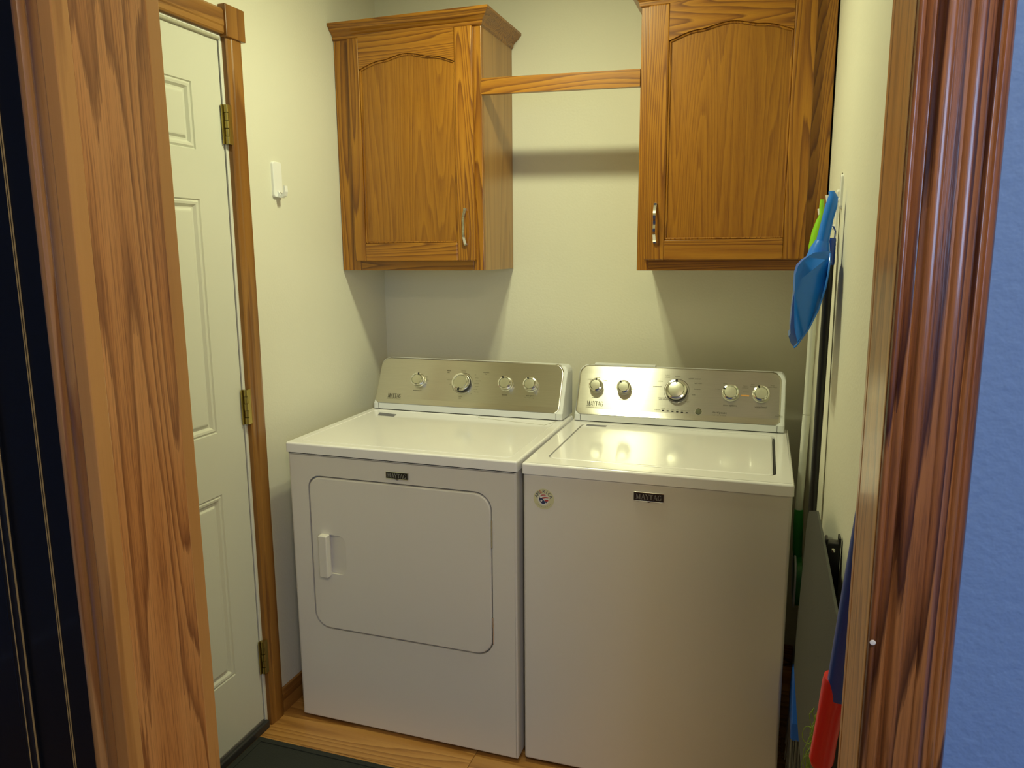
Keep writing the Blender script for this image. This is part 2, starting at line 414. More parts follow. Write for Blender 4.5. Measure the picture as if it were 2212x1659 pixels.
# ---- doorway trim: jambs, hall casings, laundry casings
CAS = [(0, .0), (0, .0125), (.0015, .0145), (.003, .0150), (.0045, .0146), (.006, .0135), (.0075, .0150), (.009, .0160), (.011, .0166), (.013, .0164), (.0145, .0140)]
CAS += [(.0145+.0395*i/40, .0140+.0060*(.5-.5*math.cos(2*math.pi*2*i/40))**.8*(1 if not 10 < i < 30 else 1)+(.0018*math.sin(math.pi*i/40))) for i in range(1, 40)]
CAS = CAS[:11]+[(.0165, .0160), (.0180, .0184), (.0188, .0197)]
for pk in (.0225, .0425):     # two broad, gently crowned ridges with a flat between
    CAS += [(pk+q*.001, .0206-40*(q*.001)**2) for q in (-3, -2.5, -2, -1.5, -1, -.5, 0, .5, 1, 1.5, 2, 2.5, 3)]
    CAS += ([(.0262, .0197), (.0268, .0190), (.0272, .0188), (.0378, .0188), (.0382, .0190), (.0388, .0197)] if pk < .03 else [(.0464, .0196), (.0478, .0182), (.050, .0165)])
CAS += [(.054, .0140), (.0555, .0158), (.057, .0162), (.0585, .0156), (.060, .0136), (.0615, .0146), (.063, .0144), (.0655, .0130), (.067, .0115), (.068, .0090), (.068, 0)]
def casing(parent, x_in, sgn, yb, ydir, mat, name='casing', z1=2.07, prof=CAS):
    # vertical board, profile across its width; edges softened by the profile itself
    pts = [(x_in+sgn*w_, yb+ydir*t_) for w_, t_ in prof]
    b = BM(); prism(b, pts, 'z', 0, z1)
    return obj(name, b, mat, parent, world=True, smooth=True)
tl = empty('trim_1', (JLX, -1.93, 0), kind='structure')
obj('jamb_board', Box(JLX-.02, JLX, YF1+.003, YF0-.003, 0, 2.07), M_jamb, tl, world=True)
obj('edge_strip', Box(JLX-.02, JLX+.0006, YF1-.0205, YF1+.003, 0, 2.07, bev=.0015), M_jamb_pale, tl, world=True)
obj('edge_strip', Box(JLX-.02, JLX+.0006, YF0-.003, YF0+.020, 0, 2.07, bev=.0015), M_jamb_pale, tl, world=True)
LCAS = [(0, 0), (0, .0195), (.002, .0203), (.006, .0203), (.0075, .0192), (.0080, .0160), (.0095, .0160), (.0105, .0188), (.013, .0194), (.016, .0188), (.0185, .0150), (.0195, .0100), (.0215, .0115), (.024, .0140), (.028, .0160), (.033, .0168), (.038, .0162), (.043, .0143), (.047, .0112), (.0495, .0085), (.0515, .0085), (.053, .0130), (.055, .0155), (.059, .0162), (.063, .0155), (.065, .0140), (.066, .0115), (.066, 0)]
casing(tl, JLX-.0005, -1, YF1, -1, M_casing_l, prof=LCAS)
casing(tl, JLX-.02, -1, YF0, 1, M_casing_l)
tr = empty('trim_2', (JRX, -1.93, 0), kind='structure')
obj('jamb_board', Box(JRX, JRX+.02, YF1+.003, YF0-.003, 0, 2.07), M_jamb, tr, world=True)
obj('edge_strip', Box(JRX-.0006, JRX+.02, YF1-.010, YF1+.003, 0, 2.07, bev=.0015), M_jamb_pale, tr, world=True)
obj('edge_strip', Box(JRX-.0006, JRX+.02, YF0-.003, YF0+.014, 0, 2.07, bev=.0015), M_jamb, tr, world=True)
casing(tr, JRX+.0003, 1, YF1, -1, M_casing)
th = empty('trim_3', (1.11, -1.93, 2.07), kind='structure')
obj('head_jamb', Box(JLX-.02, JRX+.02, YF1, YF0, 2.05, 2.07), M_jamb, th, world=True)
obj('head_casing', Box(JLX-.08, JRX+.08, YF1-.02, YF1, 2.07, 2.14, bev=.004), M_casing, th, world=True)
# small white scuffs on the right casing
b = BM()
for (zz, xx) in ((1.13, 1.5475), (.955, 1.549)):
    lathe(b, [(0, .0006), (.0022, .0004), (.0026, 0)], Matrix.Translation((xx, YF1-.0172, zz)) @ Matrix.Rotation(math.radians(90), 4, 'X'), 10)
obj('paint_fleck', b, M_whitep, tr, world=True)

# ---- black door left of the doorway
bd = empty('door_2', (.2, YF1-.02, 0), kind='structure')
yd_ = YF1-.004
b = BM(); box(b, -.22, .6145, YF1-.012, yd_+.003, 0, 2.1, bev=.002); obj('door_leaf', b, M_blackdoor, bd, world=True)
b = BM()
for xx, rr in ((.5780, .0009), (.5745, .0007)):
    tube(b, [(xx, YF1-.0125, 0), (xx, YF1-.0125, 2.1)], rr, 8)
obj('gold_edge_line', b, M_gold, bd, world=True)
b = BM(); tube(b, [(.505, YF1-.012, .12), (.505, YF1-.012, 1.98)], .0085, 16); tube(b, [(.490, YF1-.011, .12), (.490, YF1-.011, 1.98)], .0045, 12)
obj('panel_moulding', b, M_blackdoor, bd, world=True, smooth=True)
b = BM(); tube(b, [(.5135, YF1-.0165, .12), (.5135, YF1-.0165, 1.62)], .0013, 8); tube(b, [(.5045, YF1-.0205, .12), (.5045, YF1-.0205, 1.5)], .0009, 8)
obj('gold_moulding_line', b, M_gold, bd, world=True)

# ---- laundry outside door (white, panelled) in the left wall
d1 = empty('door_1', (0, -.89, 0), kind='structure')
ys = [-1.650, -1.530, -1.372, -1.165, -1.007, -.893]
# columns of panels: [-1.530,-1.372]... widened to two equal panels
ys = [-1.650, -1.538, -1.340, -1.206, -1.007, -.8945]
zs = [.030, .245, .800, .978, 1.615, 1.742, 1.912, 2.042]
b = BM(); X0 = .0
V = {}
def gv(yy, zz):
    if (yy, zz) not in V: V[(yy, zz)] = b.verts.new((X0, yy, zz))
    return V[(yy, zz)]
cells = []
for i in range(5):
    for j in range(7):
        if i in (1, 3) and j in (1, 3, 5): cells.append((ys[i], ys[i+1], zs[j], zs[j+1])); continue
        b.faces.new((gv(ys[i], zs[j]), gv(ys[i+1], zs[j]), gv(ys[i+1], zs[j+1]), gv(ys[i], zs[j+1])))
box(b, -.042, -.016, ys[0], ys[-1], zs[0], zs[-1])
for (ya, yb_) in ((ys[0], ys[0]+.001), (ys[-1]-.001, ys[-1])): box(b, -.016, 0, ya, yb_, zs[0], zs[-1])
obj('door_slab', b, M_doorw, d1, world=True)
for (ya, yb_, za, zb) in cells:
    b = BM(); rings = []
    for ins, dx in ((0, 0), (.0025, -.004), (.008, -.0005), (.014, -.0015), (.020, -.0085), (.025, -.0085), (.031, -.003), (.034, -.0025)):
        rings.append([b.verts.new((X0+dx, yy, zz)) for yy, zz in ((ya+ins, za+ins), (yb_-ins, za+ins), (yb_-ins, zb-ins), (ya+ins, zb-ins))])
    for A, B in zip(rings, rings[1:]):
        for q in range(4): b.faces.new((A[q], A[(q+1) % 4], B[(q+1) % 4], B[q]))
    b.faces.new(rings[-1])
    obj('door_panel', b, M_doorw, d1, world=True)
# white jamb strip round the opening
b = BM(); box(b, -.11, .004, -.8925, -.886, 0, 2.052, bev=.001); box(b, -.11, .004, DY0, DY0+.006, 0, 2.052); box(b, -.11, .004, DY0+.006, -.8925, 2.0445, 2.052, bev=.001)
obj('white_jamb', b, M_frameW, d1, world=True)
b = BM(); tube(b, [(.003, DY0+.01, 2.0435), (.003, -.893, 2.0435)], .005, 10)
obj('weather_strip', b, plain('grey_weather_strip', (.45, .43, .33), .5), d1, world=True, smooth=True)
for (za, zb) in ((1.768, 1.873), (.979, 1.082), (.186, .294)):
    h = empty('hinge', (.006, -.888, za)); h.parent = d1; h.location = Vector((.006, -.888, za))-d1.location
    n = 5; L_ = (zb-za)/n
    for q in range(n):
        b = BM(); tube(b, [(.0115, -.8915, za+q*L_+.0008), (.0115, -.8915, za+(q+1)*L_-.0008)], .0060 if q % 2 else .0072, 14)
        o = obj('knuckle', b, M_brass, h, smooth=True); o.location = -Vector((.006, -.888, za))
    b = BM(); box(b, .0035, .007, -.9035, -.8925, za, zb, bev=.0005); box(b, .0155, .0185, -.8905, -.8775, za, zb, bev=.0005)
    o = obj('hinge_leaf', b, M_brass, h); o.location = -Vector((.006, -.888, za))
th1 = obj('threshold', Box(-.11, .016, DY0, -.887, 0, .026, bev=.004), M_dark, d1, world=True)
b = BM(); box(b, .0005, .004, DY0+.02, -.90, .020, .034, bev=.001); obj('door_sweep', b, plain('scuffed_sweep', (.13, .12, .11), .6, var=.8), d1, world=True)
# casing of that door
t4 = empty('trim_4', (0, -.85, 0), kind='structure')
def lcas(y_in, sgn, name='side_casing'):
    pr = [(0, 0), (0, .013), (.004, .016), (.018, .016), (.022, .018), (.052, .018), (.060, .0165), (.066, .012), (.068, .008), (.068, 0)]
    b = BM(); prism(b, [(t_, y_in+sgn*w_) for w_, t_ in pr], 'z', 0, 2.058); return obj(name, b, M_trim, t4, world=True)
lcas(-.8770, 1); lcas(DY0-.01, -1)
pr = [(0, 0), (0, .013), (.004, .016), (.018, .016), (.022, .018), (.052, .018), (.060, .0165), (.066, .012), (.068, .008), (.068, 0)]
b = BM(); prism(b, [(t_, 2.056+w_) for w_, t_ in pr], 'y', DY0, -.8835)
b.free(); b = BM()
A = [b.verts.new((t_, DY0, 2.056+w_)) for w_, t_ in pr]; B = [b.verts.new((t_, -.8835, 2.056+w_)) for w_, t_ in pr]
b.faces.new(A); b.faces.new(B[::-1])
for i in range(len(pr)): j = (i+1) % len(pr); b.faces.new((A[i], B[i], B[j], A[j]))
obj('head_casing', b, M_trim_y, t4, world=True)
obj('corner_block', Box(0, .024, -.8835, -.8035, 2.050, 2.134, bev=.002), M_trim, t4, world=True)
obj('corner_block', Box(0, .024, DY0-.085, DY0-.005, 2.050, 2.134, bev=.002), M_trim, t4, world=True)
# baseboard
bb = [(0, 0), (.012, 0), (.012, .062), (.009, .070), (.006, .078), (.0, .080)]
b = BM(); A = [b.verts.new((x, -.8085, z)) for x, z in bb]; B = [b.verts.new((x, -.0, z)) for x, z in bb]
b.faces.new(A); b.faces.new(B[::-1])
for i in range(len(bb)): j = (i+1) % len(bb); b.faces.new((A[i], B[i], B[j], A[j]))
tag(obj('baseboard_left', b, M_trim_y), kind='structure')
b = BM(); box(b, .015, 1.58, -.012, 0, 0, .08, bev=.003); tag(obj('baseboard_back', b, M_oak_h), kind='structure')

# ------------------------------------------------------------------ ceiling light (above the frame; the room's lamp)
cl = empty('ceiling_light', (.772, -.875, ZC), label='small white ceiling light with two frosted lenses above the gap between cabinets', cat='ceiling light')
obj('canopy', Box(-.135, .135, -.085, .085, -.048, 0, bev=.006), M_hookw, cl, smooth=True)
mb, t_, bs, N_, L_ = nt('lit_frosted_lens'); bs.inputs['Base Color'].default_value = (1, .9, .7, 1)
bs.inputs['Emission Color'].default_value = (*LAMP_COL, 1)
rb = .042
bs.inputs['Emission Strength'].default_value = LAMP_W/(2*4*math.pi*rb*rb*math.pi)*2.2
for sx in (-1, 1):
    pr_ = [(rb*math.cos(math.radians(a_)), -.048-rb*.2*math.sin(math.radians(a_))) for a_ in range(0, 90, 9)]+[(0, -.048-rb*.2)]
    obj('bulb_lens', lathe(BM(), pr_, Matrix.Translation((sx*.058, -sx*.025, 0)), 28), mb, cl, smooth=True)
hl = empty('ceiling_light', (1.75, -2.95, ZC), label='unseen round hall fill lamp, added outside the laundry doorway to brighten the jambs', cat='ceiling light')  # unseen warm fill lamp, added in the hall to brighten the wooden jambs
obj('canopy', lathe(BM(), [(0, 0), (.15, 0), (.15, -.015), (0, -.02)]), M_hookw, hl, smooth=True)
md, t_, bs, N_, L_ = nt('hall_fill_dome_glass'); bs.inputs['Base Color'].default_value = (1, .9, .8, 1)
bs.inputs['Emission Color'].default_value = (*HALL_FILL_COL, 1); bs.inputs['Emission Strength'].default_value = HALL_FILL_W/(math.pi*math.pi*(.13**2+.075**2))
obj('fill_dome', lathe(BM(), [(.13, -.018), (.125, -.045), (.10, -.070), (.06, -.086), (0, -.093)]), md, hl, smooth=True)

# ------------------------------------------------------------------ wall cabinets
def arch_pts(x0, x1, z_side, z_top, n=40):
    out = []; c = (x0+x1)/2; hw = (x1-x0)/2; zc = z_side+(z_top-z_side)*.62
    for i in range(n+1):
        x = x0+(x1-x0)*i/n; t = abs(x-c)/hw
        if t < .48: z = zc+(z_top-zc)*(.5+.5*math.cos(math.pi*t/.48))**.75
        else:
            s = (1-t)/.52; z = z_side+(zc-z_side)*math.sin(s*math.pi/2)**1.1
        out.append((x, z))
    return out
def cabinet(name, label, x0, x1, dx0, dx1, ox0, ox1, hx, crown_right, crown_left):
    z0, z1 = 1.4105, 2.194; YB, YFc = -.001, -.3052
    c = empty(name, ((x0+x1)/2, -.15, z0), label=label, cat='cabinet')
    K = dict(world=True)
    # carcass: sides, bottom, top, back
    obj('side_panel', Box(x0, x0+.012, YFc+.019, YB, z0, z1), M_oak_side, c, **K)
    obj('side_panel', Box(x1-.012, x1, YFc+.019, YB, z0, z1), M_oak_side, c, **K)
    obj('bottom_panel', Box(x0+.012, x1-.012, YFc+.019, YB, z0+.006, z0+.018), M_oak_side, c, **K)
    obj('top_panel', Box(x0+.012, x1-.012, YFc+.019, YB, z1-.012, z1), M_oak_side, c, **K)
    obj('back_panel', Box(x0+.012, x1-.012, -.006, YB, z0+.018, z1-.012), M_oak_side, c, **K)
    # face frame
    sl = .042; ff = YFc+.019
    obj('frame_stile', Box(x0, max(dx0+.012, x0+.030), YFc, ff, z0, z1, bev=.0015), M_oak_v, c, **K)
    obj('frame_stile', Box(min(dx1-.012, x1-.030), x1, YFc, ff, z0, z1, bev=.0015), M_oak_v, c, **K)
    a, e = max(dx0+.012, x0+.030), min(dx1-.012, x1-.030)
    obj('frame_rail', Box(a, e, YFc, ff, z0, z0+.044, bev=.001), M_oak_h, c, **K)
    obj('frame_rail', Box(a, e, YFc, ff, z1-.034, z1, bev=.001), M_oak_h, c, **K)
    # door
    d0, d1_ = YFc-.0205, YFc-.0015; dz0, dz1 = 1.443, 2.176; oz0, ozs, ozt = 1.5035, 2.074, 2.112
    dr = obj('door', Box(ox0-.006, ox1+.006, d0+.009, d1_, oz0-.006, ozt+.004), M_oak_p, c, **K)
    ctr = Vector(c.location)
    def sub(nm, bmx, mt, **kw):
        o = obj(nm, bmx, mt, dr, **kw); o.matrix_parent_inverse = Matrix(); bm2 = None
        o.data.transform(Matrix.Translation(-ctr)); return o
    sub('door_stile', Box(dx0, ox0, d0, d1_, dz0, dz1, bev=.004, seg=3), M_oak_v)
    sub('door_stile', Box(ox1, dx1, d0, d1_, dz0, dz1, bev=.004, seg=3), M_oak_v)
    sub('door_rail', Box(ox0, ox1, d0+.0003, d1_, dz0, oz0, bev=.003, seg=2), M_oak_h)
    ap = arch_pts(ox0, ox1, ozs, ozt)
    b = BM(); prism(b, ap+[(ox1, dz1), (ox0, dz1)], 'y', d0+.0003, d1_)
    sub('door_rail', b, M_oak_h)
    # bead just inside the opening
    loop = [(ox0+.003, oz0+.003), (ox1-.003, oz0+.003)]+[(min(max(x, ox0+.003), ox1-.003), z-.003) for x, z in ap[::-1]]
    b = BM(); pts = [(x, d0+.008, z) for x, z in loop]; pts.append(pts[0]); tube(b, pts, .0038, 8)
    sub('bead', b, M_oak_v, smooth=True)
    # handle: bowed wavy bar
    b = BM(); n = 26; hz0, hz1 = 1.494, 1.612; prev = None; H = []
    for i in range(n+1):
        t = i/n; z = hz0+(hz1-hz0)*t
        out = .022*math.sin(math.pi*t)**.7-.0035*math.cos(4*math.pi*t)*math.sin(math.pi*t)+.0035
        wv = .0048-.0012*math.sin(math.pi*t)
        H.append([b.verts.new((hx+sx*wv, d0-out+dy, z)) for sx, dy in ((-1, 0), (1, 0), (1, .004), (-1, .004))])
    for A, B in zip(H, H[1:]):
        for q in range(4): b.faces.new((A[q], A[(q+1) % 4], B[(q+1) % 4], B[q]))
    b.faces.new(H[0]); b.faces.new(H[-1][::-1])
    box(b, hx-.0045, hx+.0045, d0-.008, d0+.001, hz0-.001, hz0+.007, bev=.001); box(b, hx-.0045, hx+.0045, d0-.008, d0+.001, hz1-.007, hz1+.001, bev=.001)
    sub('handle', b, M_nickel, smooth=True)
    # crown moulding mitred round the free side
    cpz = [(0, 2.176), (.006, 2.180), (.007, 2.190), (.014, 2.198), (.024, 2.205), (.028, 2.212), (.036, 2.218), (.036, 2.226), (0, 2.226)]
    b = BM()
    def path(o_):  # plan polyline offset by o_
        xa = x0-(o_ if crown_left else 0); xb = x1+(o_ if crown_right else 0)
        p = []
        if crown_left: p.append((xa, YB))
        p += [(xa, YFc-o_), (xb, YFc-o_)]
        if crown_right: p.append((xb, YB))
        return p
    npth = len(path(0)); G = [[b.verts.new((*path(o_)[i], z)) for (o_, z) in cpz] for i in range(npth)]
    for A, B in zip(G, G[1:]):
        for q in range(len(cpz)): r = (q+1) % len(cpz); b.faces.new((A[q], A[r], B[r], B[q]))
    b.faces.new(G[0]); b.faces.new(G[-1][::-1])
    obj('crown_moulding', b, M_oak_h, c, **K)
    return c
cabinet('wall_cabinet', 'left oak wall cabinet with arched door panel, hung over the dryer', .002, .536, .063, .512, .105, .4505, .4812, True, False)
cabinet('wall_cabinet', 'right oak wall cabinet beside the blue dustpan, hung over the washer', 1.045, 1.583, 1.069, 1.531, 1.130, 1.472, 1.1020, False, True)
rb_ = BM(); prism(rb_, [(.5365, 1.969), (1.0445, 1.9565), (1.0445, 2.0065), (.5365, 2.018)], 'y', -.309, -.290)
tag(obj('hanging_rail', rb_, M_oak_h, smooth=False), 'narrow horizontal oak board spanning the gap between both wall cabinets', 'rail')

# ------------------------------------------------------------------ laundry machines
def machine_console(root, W, yf, zt, zdeck, knobs, xi=.013):
    """yf(z) front surface; console from x=xi..W-xi"""
    zb, z1_ = zdeck+.003, zt
    rad = .028
    def halfrows(z_list, x0, x1, yoff, back, r):
        rows = []
        for z in z_list:
            ins = 0.0
            if z > z1_-r: q = (z-(z1_-r))/r; ins = r*(1-math.sqrt(max(0, 1-q*q)))
            rows.append((x0+ins, x1-ins, z))
        return rows
    def build(z_list, x0, x1, yfun, back, r, soft=.006):
        b = BM(); rows = halfrows(z_list, x0, x1, 0, back, r); R = []
        for (xa, xb, z) in rows:
            f = yfun(z); s = soft
            R.append([b.verts.new((xa, back, z)), b.verts.new((xa, f+s, z)), b.verts.new((xa+s*.3, f+s*.3, z)), b.verts.new((xa+s, f, z)),
                      b.verts.new((xb-s, f, z)), b.verts.new((xb-s*.3, f+s*.3, z)), b.verts.new((xb, f+s, z)), b.verts.new((xb, back, z))])
        for A, B in zip(R, R[1:]):
            for q in range(7): b.faces.new((A[q], A[q+1], B[q+1], B[q]))
            b.faces.new((A[7], A[0], B[0], B[7]))
        b.faces.new(R[0]); b.faces.new(R[-1][::-1])
        return b
    arc = [z1_-rad+rad*math.sin(math.radians(a)) for a in range(0, 91, 10)]
    def y_body(z):
        if z < zdeck+.024: return yf(z)
        return yf(z)+.003
    zl = [zb, zdeck+.012, zdeck+.0235, zdeck+.0245, zdeck+.040, zdeck+.08, zdeck+.12]+arc
    zl = sorted(set([z if z < z1_-rad else z-.0035 for z in zl]))
    obj('console_body', build(zl, xi, W-xi, lambda z: y_body(z)+(.012 if z > z1_-.004 else 0), yf(z1_)+.052, rad, soft=.008), M_plast, root, smooth=True)
    obj('dark_gap_strip', Box(xi+.022, W-xi-.018, yf(zdeck+.01)+.001, yf(zdeck+.01)+.02, zdeck, zdeck+.004), M_black, root)  # dark gap under the console base, its shade put in as a black strip
    for xj in (xi+.0215, W-xi-.0228): obj('base_joint', Box(xj, xj+.0013, yf(zdeck+.01)-.0004, yf(zdeck+.01)+.002, zdeck+.004, zdeck+.0235), M_black, root)
    # steel sheet: wraps 14 mm back, lower chamfer bend
    zl2 = [zdeck+.0255, zdeck+.034, zdeck+.0415, zdeck+.043, zdeck+.07, zdeck+.10, zdeck+.13]+[z-.0015 for z in arc]
    zl2 = sorted(set(zl2))
    b = BM(); R = []
    for z in zl2:
        ins = 0; zz = z+.0015
        if zz > z1_-rad: q = min(1, (zz-(z1_-rad))/rad); ins = rad*(1-math.sqrt(max(0, 1-q*q)))
        lo = z-(zdeck+.0255); 
        if lo < .012: q = 1-lo/.012; ins = max(ins, .012*(1-math.sqrt(max(0, 1-q*q))))
        xa, xb = xi+.002+ins, W-xi-.002-ins-.010; f = yf(z)-.0005; s = .007
        R.append([b.verts.new((xa-.001, f+.014, z)), b.verts.new((xa, f+s, z)), b.verts.new((xa+s*.3, f+s*.3, z)), b.verts.new((xa+s, f, z)),
                  b.verts.new((xb-s, f, z)), b.verts.new((xb-s*.3, f+s*.3, z)), b.verts.new((xb, f+s, z)), b.verts.new((xb+.001, f+.014, z))])
    for A, B in zip(R, R[1:]):
        for q in range(7): b.faces.new((A[q], A[q+1], B[q+1], B[q]))
    # top lip
    T = [b.verts.new((v.co.x, v.co.y+.010, v.co.z+.002)) for v in R[-1]]
    for q in range(7): b.faces.new((R[-1][q], R[-1][q+1], T[q+1], T[q]))
    for q in range(7):
        pass
    obj('steel_panel', b, M_steel, root, smooth=True, uvxz=True)
def face_frame(yf, x, z, lift=0.0):
    """matrix with local XY on the console face at (x, z), local Z = outward normal"""
    dz = .01; t = Vector((0, yf(z+dz)-yf(z), dz)).normalized(); n = Vector((1, 0, 0)).cross(t)
    if n.y > 0: n = -n
    X = Vector((1, 0, 0)); Mx = Matrix((X, t, n)).transposed().to_4x4(); Mx.translation = Vector((x, yf(z)-.0005, z))+n*lift
    return Mx
def knob(root, yf, x, z, r, ang, big=False):
    Mx = face_frame(yf, x, z)
    k = obj('knob', lathe(BM(), [(0, 0), (r*1.02, 0), (r*1.02, .002), (r*.94, .004), (r*.90, .014), (0, .014)], Mx, 36), M_dark if big else M_disc, root, smooth=True)
    obj('knob_ring', lathe(BM(), [(r*.90, .013), (r*.985, .0145), (r*1.0, .018), (r*.95, .0225), (r*.80, .0235), (r*.745, .0215), (r*.735, .0185)], Mx, 40), M_chrome, k, smooth=True)
    obj('knob_cap', lathe(BM(), [(r*.74, .0185), (r*.735, .0215), (r*.69, .0228), (0, .0238)], Mx, 40), M_disc, k, smooth=True)
    b = BM(); a = math.radians(ang); Mr = Mx @ Matrix.Rotation(-a, 4, 'Z')
    pts = [(-.10, 1.0), (.10, 1.0), (.12, .85), (0, .62), (-.12, .85)]
    for zz in (.0242,):
        vs = [b.verts.new(Mr @ Vector((p[0]*r, p[1]*r*.97, zz))) for p in pts]; vs2 = [b.verts.new(Mr @ Vector((p[0]*r, p[1]*r*.97, zz-.004))) for p in pts]
        b.faces.new(vs)
        for i in range(5): j = (i+1) % 5; b.faces.new((vs[i], vs[j], vs2[j], vs2[i]))
    obj('knob_pointer', b, M_black, k)
    if big: obj('dial_ring', lathe(BM(), [(r*1.16, .0002), (r*1.18, .0007), (r*1.20, .0002)], Mx, 48), M_chrome, k, smooth=True)
    return k
def P_front(y): return lambda p, d: (p[0], y+d, p[1])

# ---- dryer (root at front left foot)
DW, DH = .737, .912
dry = empty('clothes_dryer', (.0799, -.8105, 0), -.0023, label='white front-loading dryer left of the washer, door hinged right, four console knobs', cat='dryer')
b = BM()
soft_shell(b, rrect(.004, DW-.004, .012, .880, .004, 3), rrect(.069, .661, .323, .814, [.052, .052, .040, .052], 8), P_front(.004), .018, .60)
obj('cabinet_body', b, M_front, dry, smooth=True)
grip = rrect(.132, .190, .508, .632, [.024, .024, .003, .003], 6)
def P_door(p, d):      # the finger recess is deep beside the handle and runs out to the right
    if d > .0129 and (p[0], p[1]) in grip_set: return (p[0], .002+.0135*max(.12, (.190-p[0])/.058), p[1])
    return (p[0], .002+d, p[1])
grip_set = set(grip)
b = BM(); soft_shell(b, rrect(.0725, .6575, .3265, .8095, [.050, .050, .038, .050], 8), grip, P_door, .013, .014, bev=.005)
door = obj('dryer_door', b, M_front, dry, smooth=True)
b = BM(); slab(b, rrect(.106, .136, .499, .633, .004, 4), P_front(0), -.018, .003, bev=.004)
obj('door_handle', b, M_front, door, smooth=True)
for (za, zb) in ((.655, .735), (.365, .445)):
    b = BM(); tube(b, [(.6605, .002, za), (.6605, .002, zb)], .0028, 10); obj('door_hinge', b, M_chrome, dry, smooth=True)
# lid
b = BM(); slab(b, rrect(0, DW, -.002, .615, .006, 4), lambda p, d: (p[0], p[1], .912-d), 0, .030, bev=.006)
lid = obj('top_panel', b, M_enamel, dry, smooth=True)
b = BM(); box(b, .006, DW-.006, .004, .60, .878, .884); obj('lid_gap', b, M_black, dry)
# lint screen hatch and ridge marks pressed in the top
def groove(pts, w_, mat, parent, z, name='groove'):
    b = BM(); tube(b, [(x, y_, z) for x, y_ in pts], w_, 6); return obj(name, b, mat, parent, smooth=True)
groove([(.435, .482), (.685, .440), (.706, .506)], .0009, plain('lint_hatch_line', (.45, .44, .38), .4), dry, .9122, 'lint_hatch')
groove([(.040, .505), (.428, .505), (.425, .492)], .0010, M_enamel, dry, .9122, 'pressed_edge')
b = BM()
for ring in (rrect(.030, DW-.030, .030, .500, .02, 5),):
    pts = [(x, y_, .9119) for x, y_ in ring]; pts.append(pts[0]); tube(b, pts, .0012, 6)
obj('pressed_rim', b, M_enamel, dry, smooth=True)
b = BM(); vs = [b.verts.new(p) for p in ((.083, .419, .9126), (.148, .414, .9126), (.140, .451, .9126), (.068, .462, .9126))]; b.faces.new(vs)
obj('grey_sticker', b, M_greyst, dry)
yfD = lambda z: (.5255+.5*(z-.95)) if z > .9535 else (.5273-.0125*min(1, (.9535-z)/.017) - .0)
machine_console(dry, DW, yfD, 1.090, .912, None)
for (x, z, r, a, big) in ((.179, 1.0167, .0245, 12, False), (.347, 1.0148, .033, 184, True), (.5107, 1.0191, .0245, -22, False), (.6013, 1.0202, .0245, -22, False)):
    knob(dry, yfD, x, z, r, a, big)
b = BM(); serif_word(b, 'MAYTAG', .052, .0155, face_frame(yfD, .092, .9620, .0006)); obj('maker_lettering', b, M_print, dry)
def ftxt(root, yf, s, size, x, z, mat=M_print_l, al='CENTER'): text(s, size, mat, root, face_frame(yf, x, z, .0006), al)
ftxt(dry, yfD, 'COMMERCIAL TECHNOLOGY', .0042, .092, .9515)
ftxt(dry, yfD, 'temperature', .0065, .179, .9835, M_print); ftxt(dry, yfD, 'timed\ndry', .0065, .288, 1.052, M_print)
ftxt(dry, yfD, 'normal', .0060, .345, 1.0565); ftxt(dry, yfD, 'automatic\ndry', .0060, .430, 1.052, M_print)
ftxt(dry, yfD, 'cycle\nend', .0060, .347, .9690, M_print); ftxt(dry, yfD, 'wrinkle', .0065, .5107, .9850, M_print)
ftxt(dry, yfD, 'end signal', .0065, .6013, .9870, M_print); ftxt(dry, yfD, 'low  medium  high', .0045, .6013, .9800)
for i, s in enumerate(('heavy', 'more dry', 'delicate', 'casual', 'towels', 'less dry')): ftxt(dry, yfD, s, .0055, .3925+.004*(i % 2), 1.0350-.0092*i, M_print_l, 'LEFT')
for (s, x, z) in (('off', .151, 1.029), ('high', .205, 1.031), ('low', .213, 1.020), ('more time', .300, 1.025), ('off', .302, 1.010), ('on', .392, 1.045), ('off', .386, .982)): ftxt(dry, yfD, s, .0055, x, z)
# door badge
def badge(root, x0, x1, z0, z1):
    bg = obj('maker_badge', slab(BM(), rrect(x0, x1, z0, z1, .001, 2), P_front(0), .0, .006, bev=.0008), M_badge, root)
    b = BM(); pts = [(x, .0005, z) for x, z in rrect(x0, x1, z0, z1, .001, 2)]; pts.append(pts[0]); tube(b, pts, .0009, 6); obj('badge_rim', b, M_chrome, bg, smooth=True)
    b = BM(); serif_word(b, 'MAYTAG', (x1-x0)*.88, (z1-z0)*.62, Matrix.Translation(((x0+x1)/2, -.0004, (z0+z1)/2)) @ Matrix.Rotation(math.radians(90), 4, 'X')); obj('badge_letters', b, M_badge_l, bg)
    b = BM()
    cx = (x0+x1)/2; prism(b, [(cx-.010, z0), (cx+.010, z0), (cx, z0-.0035)], 'y', .0005, .0055); obj('badge_point', b, M_badge, bg)
badge(dry, .3365, .4065, .8285, .8485)
for (x, y_) in ((.05, .06), (DW-.05, .06), (.05, .55), (DW-.05, .55)):
    obj('levelling_foot', lathe(BM(), [(0, 0), (.02, 0), (.02, .006), (.009, .008), (.009, .014), (0, .014)], Matrix.Translation((x, y_, 0)), 14), M_dark, dry)

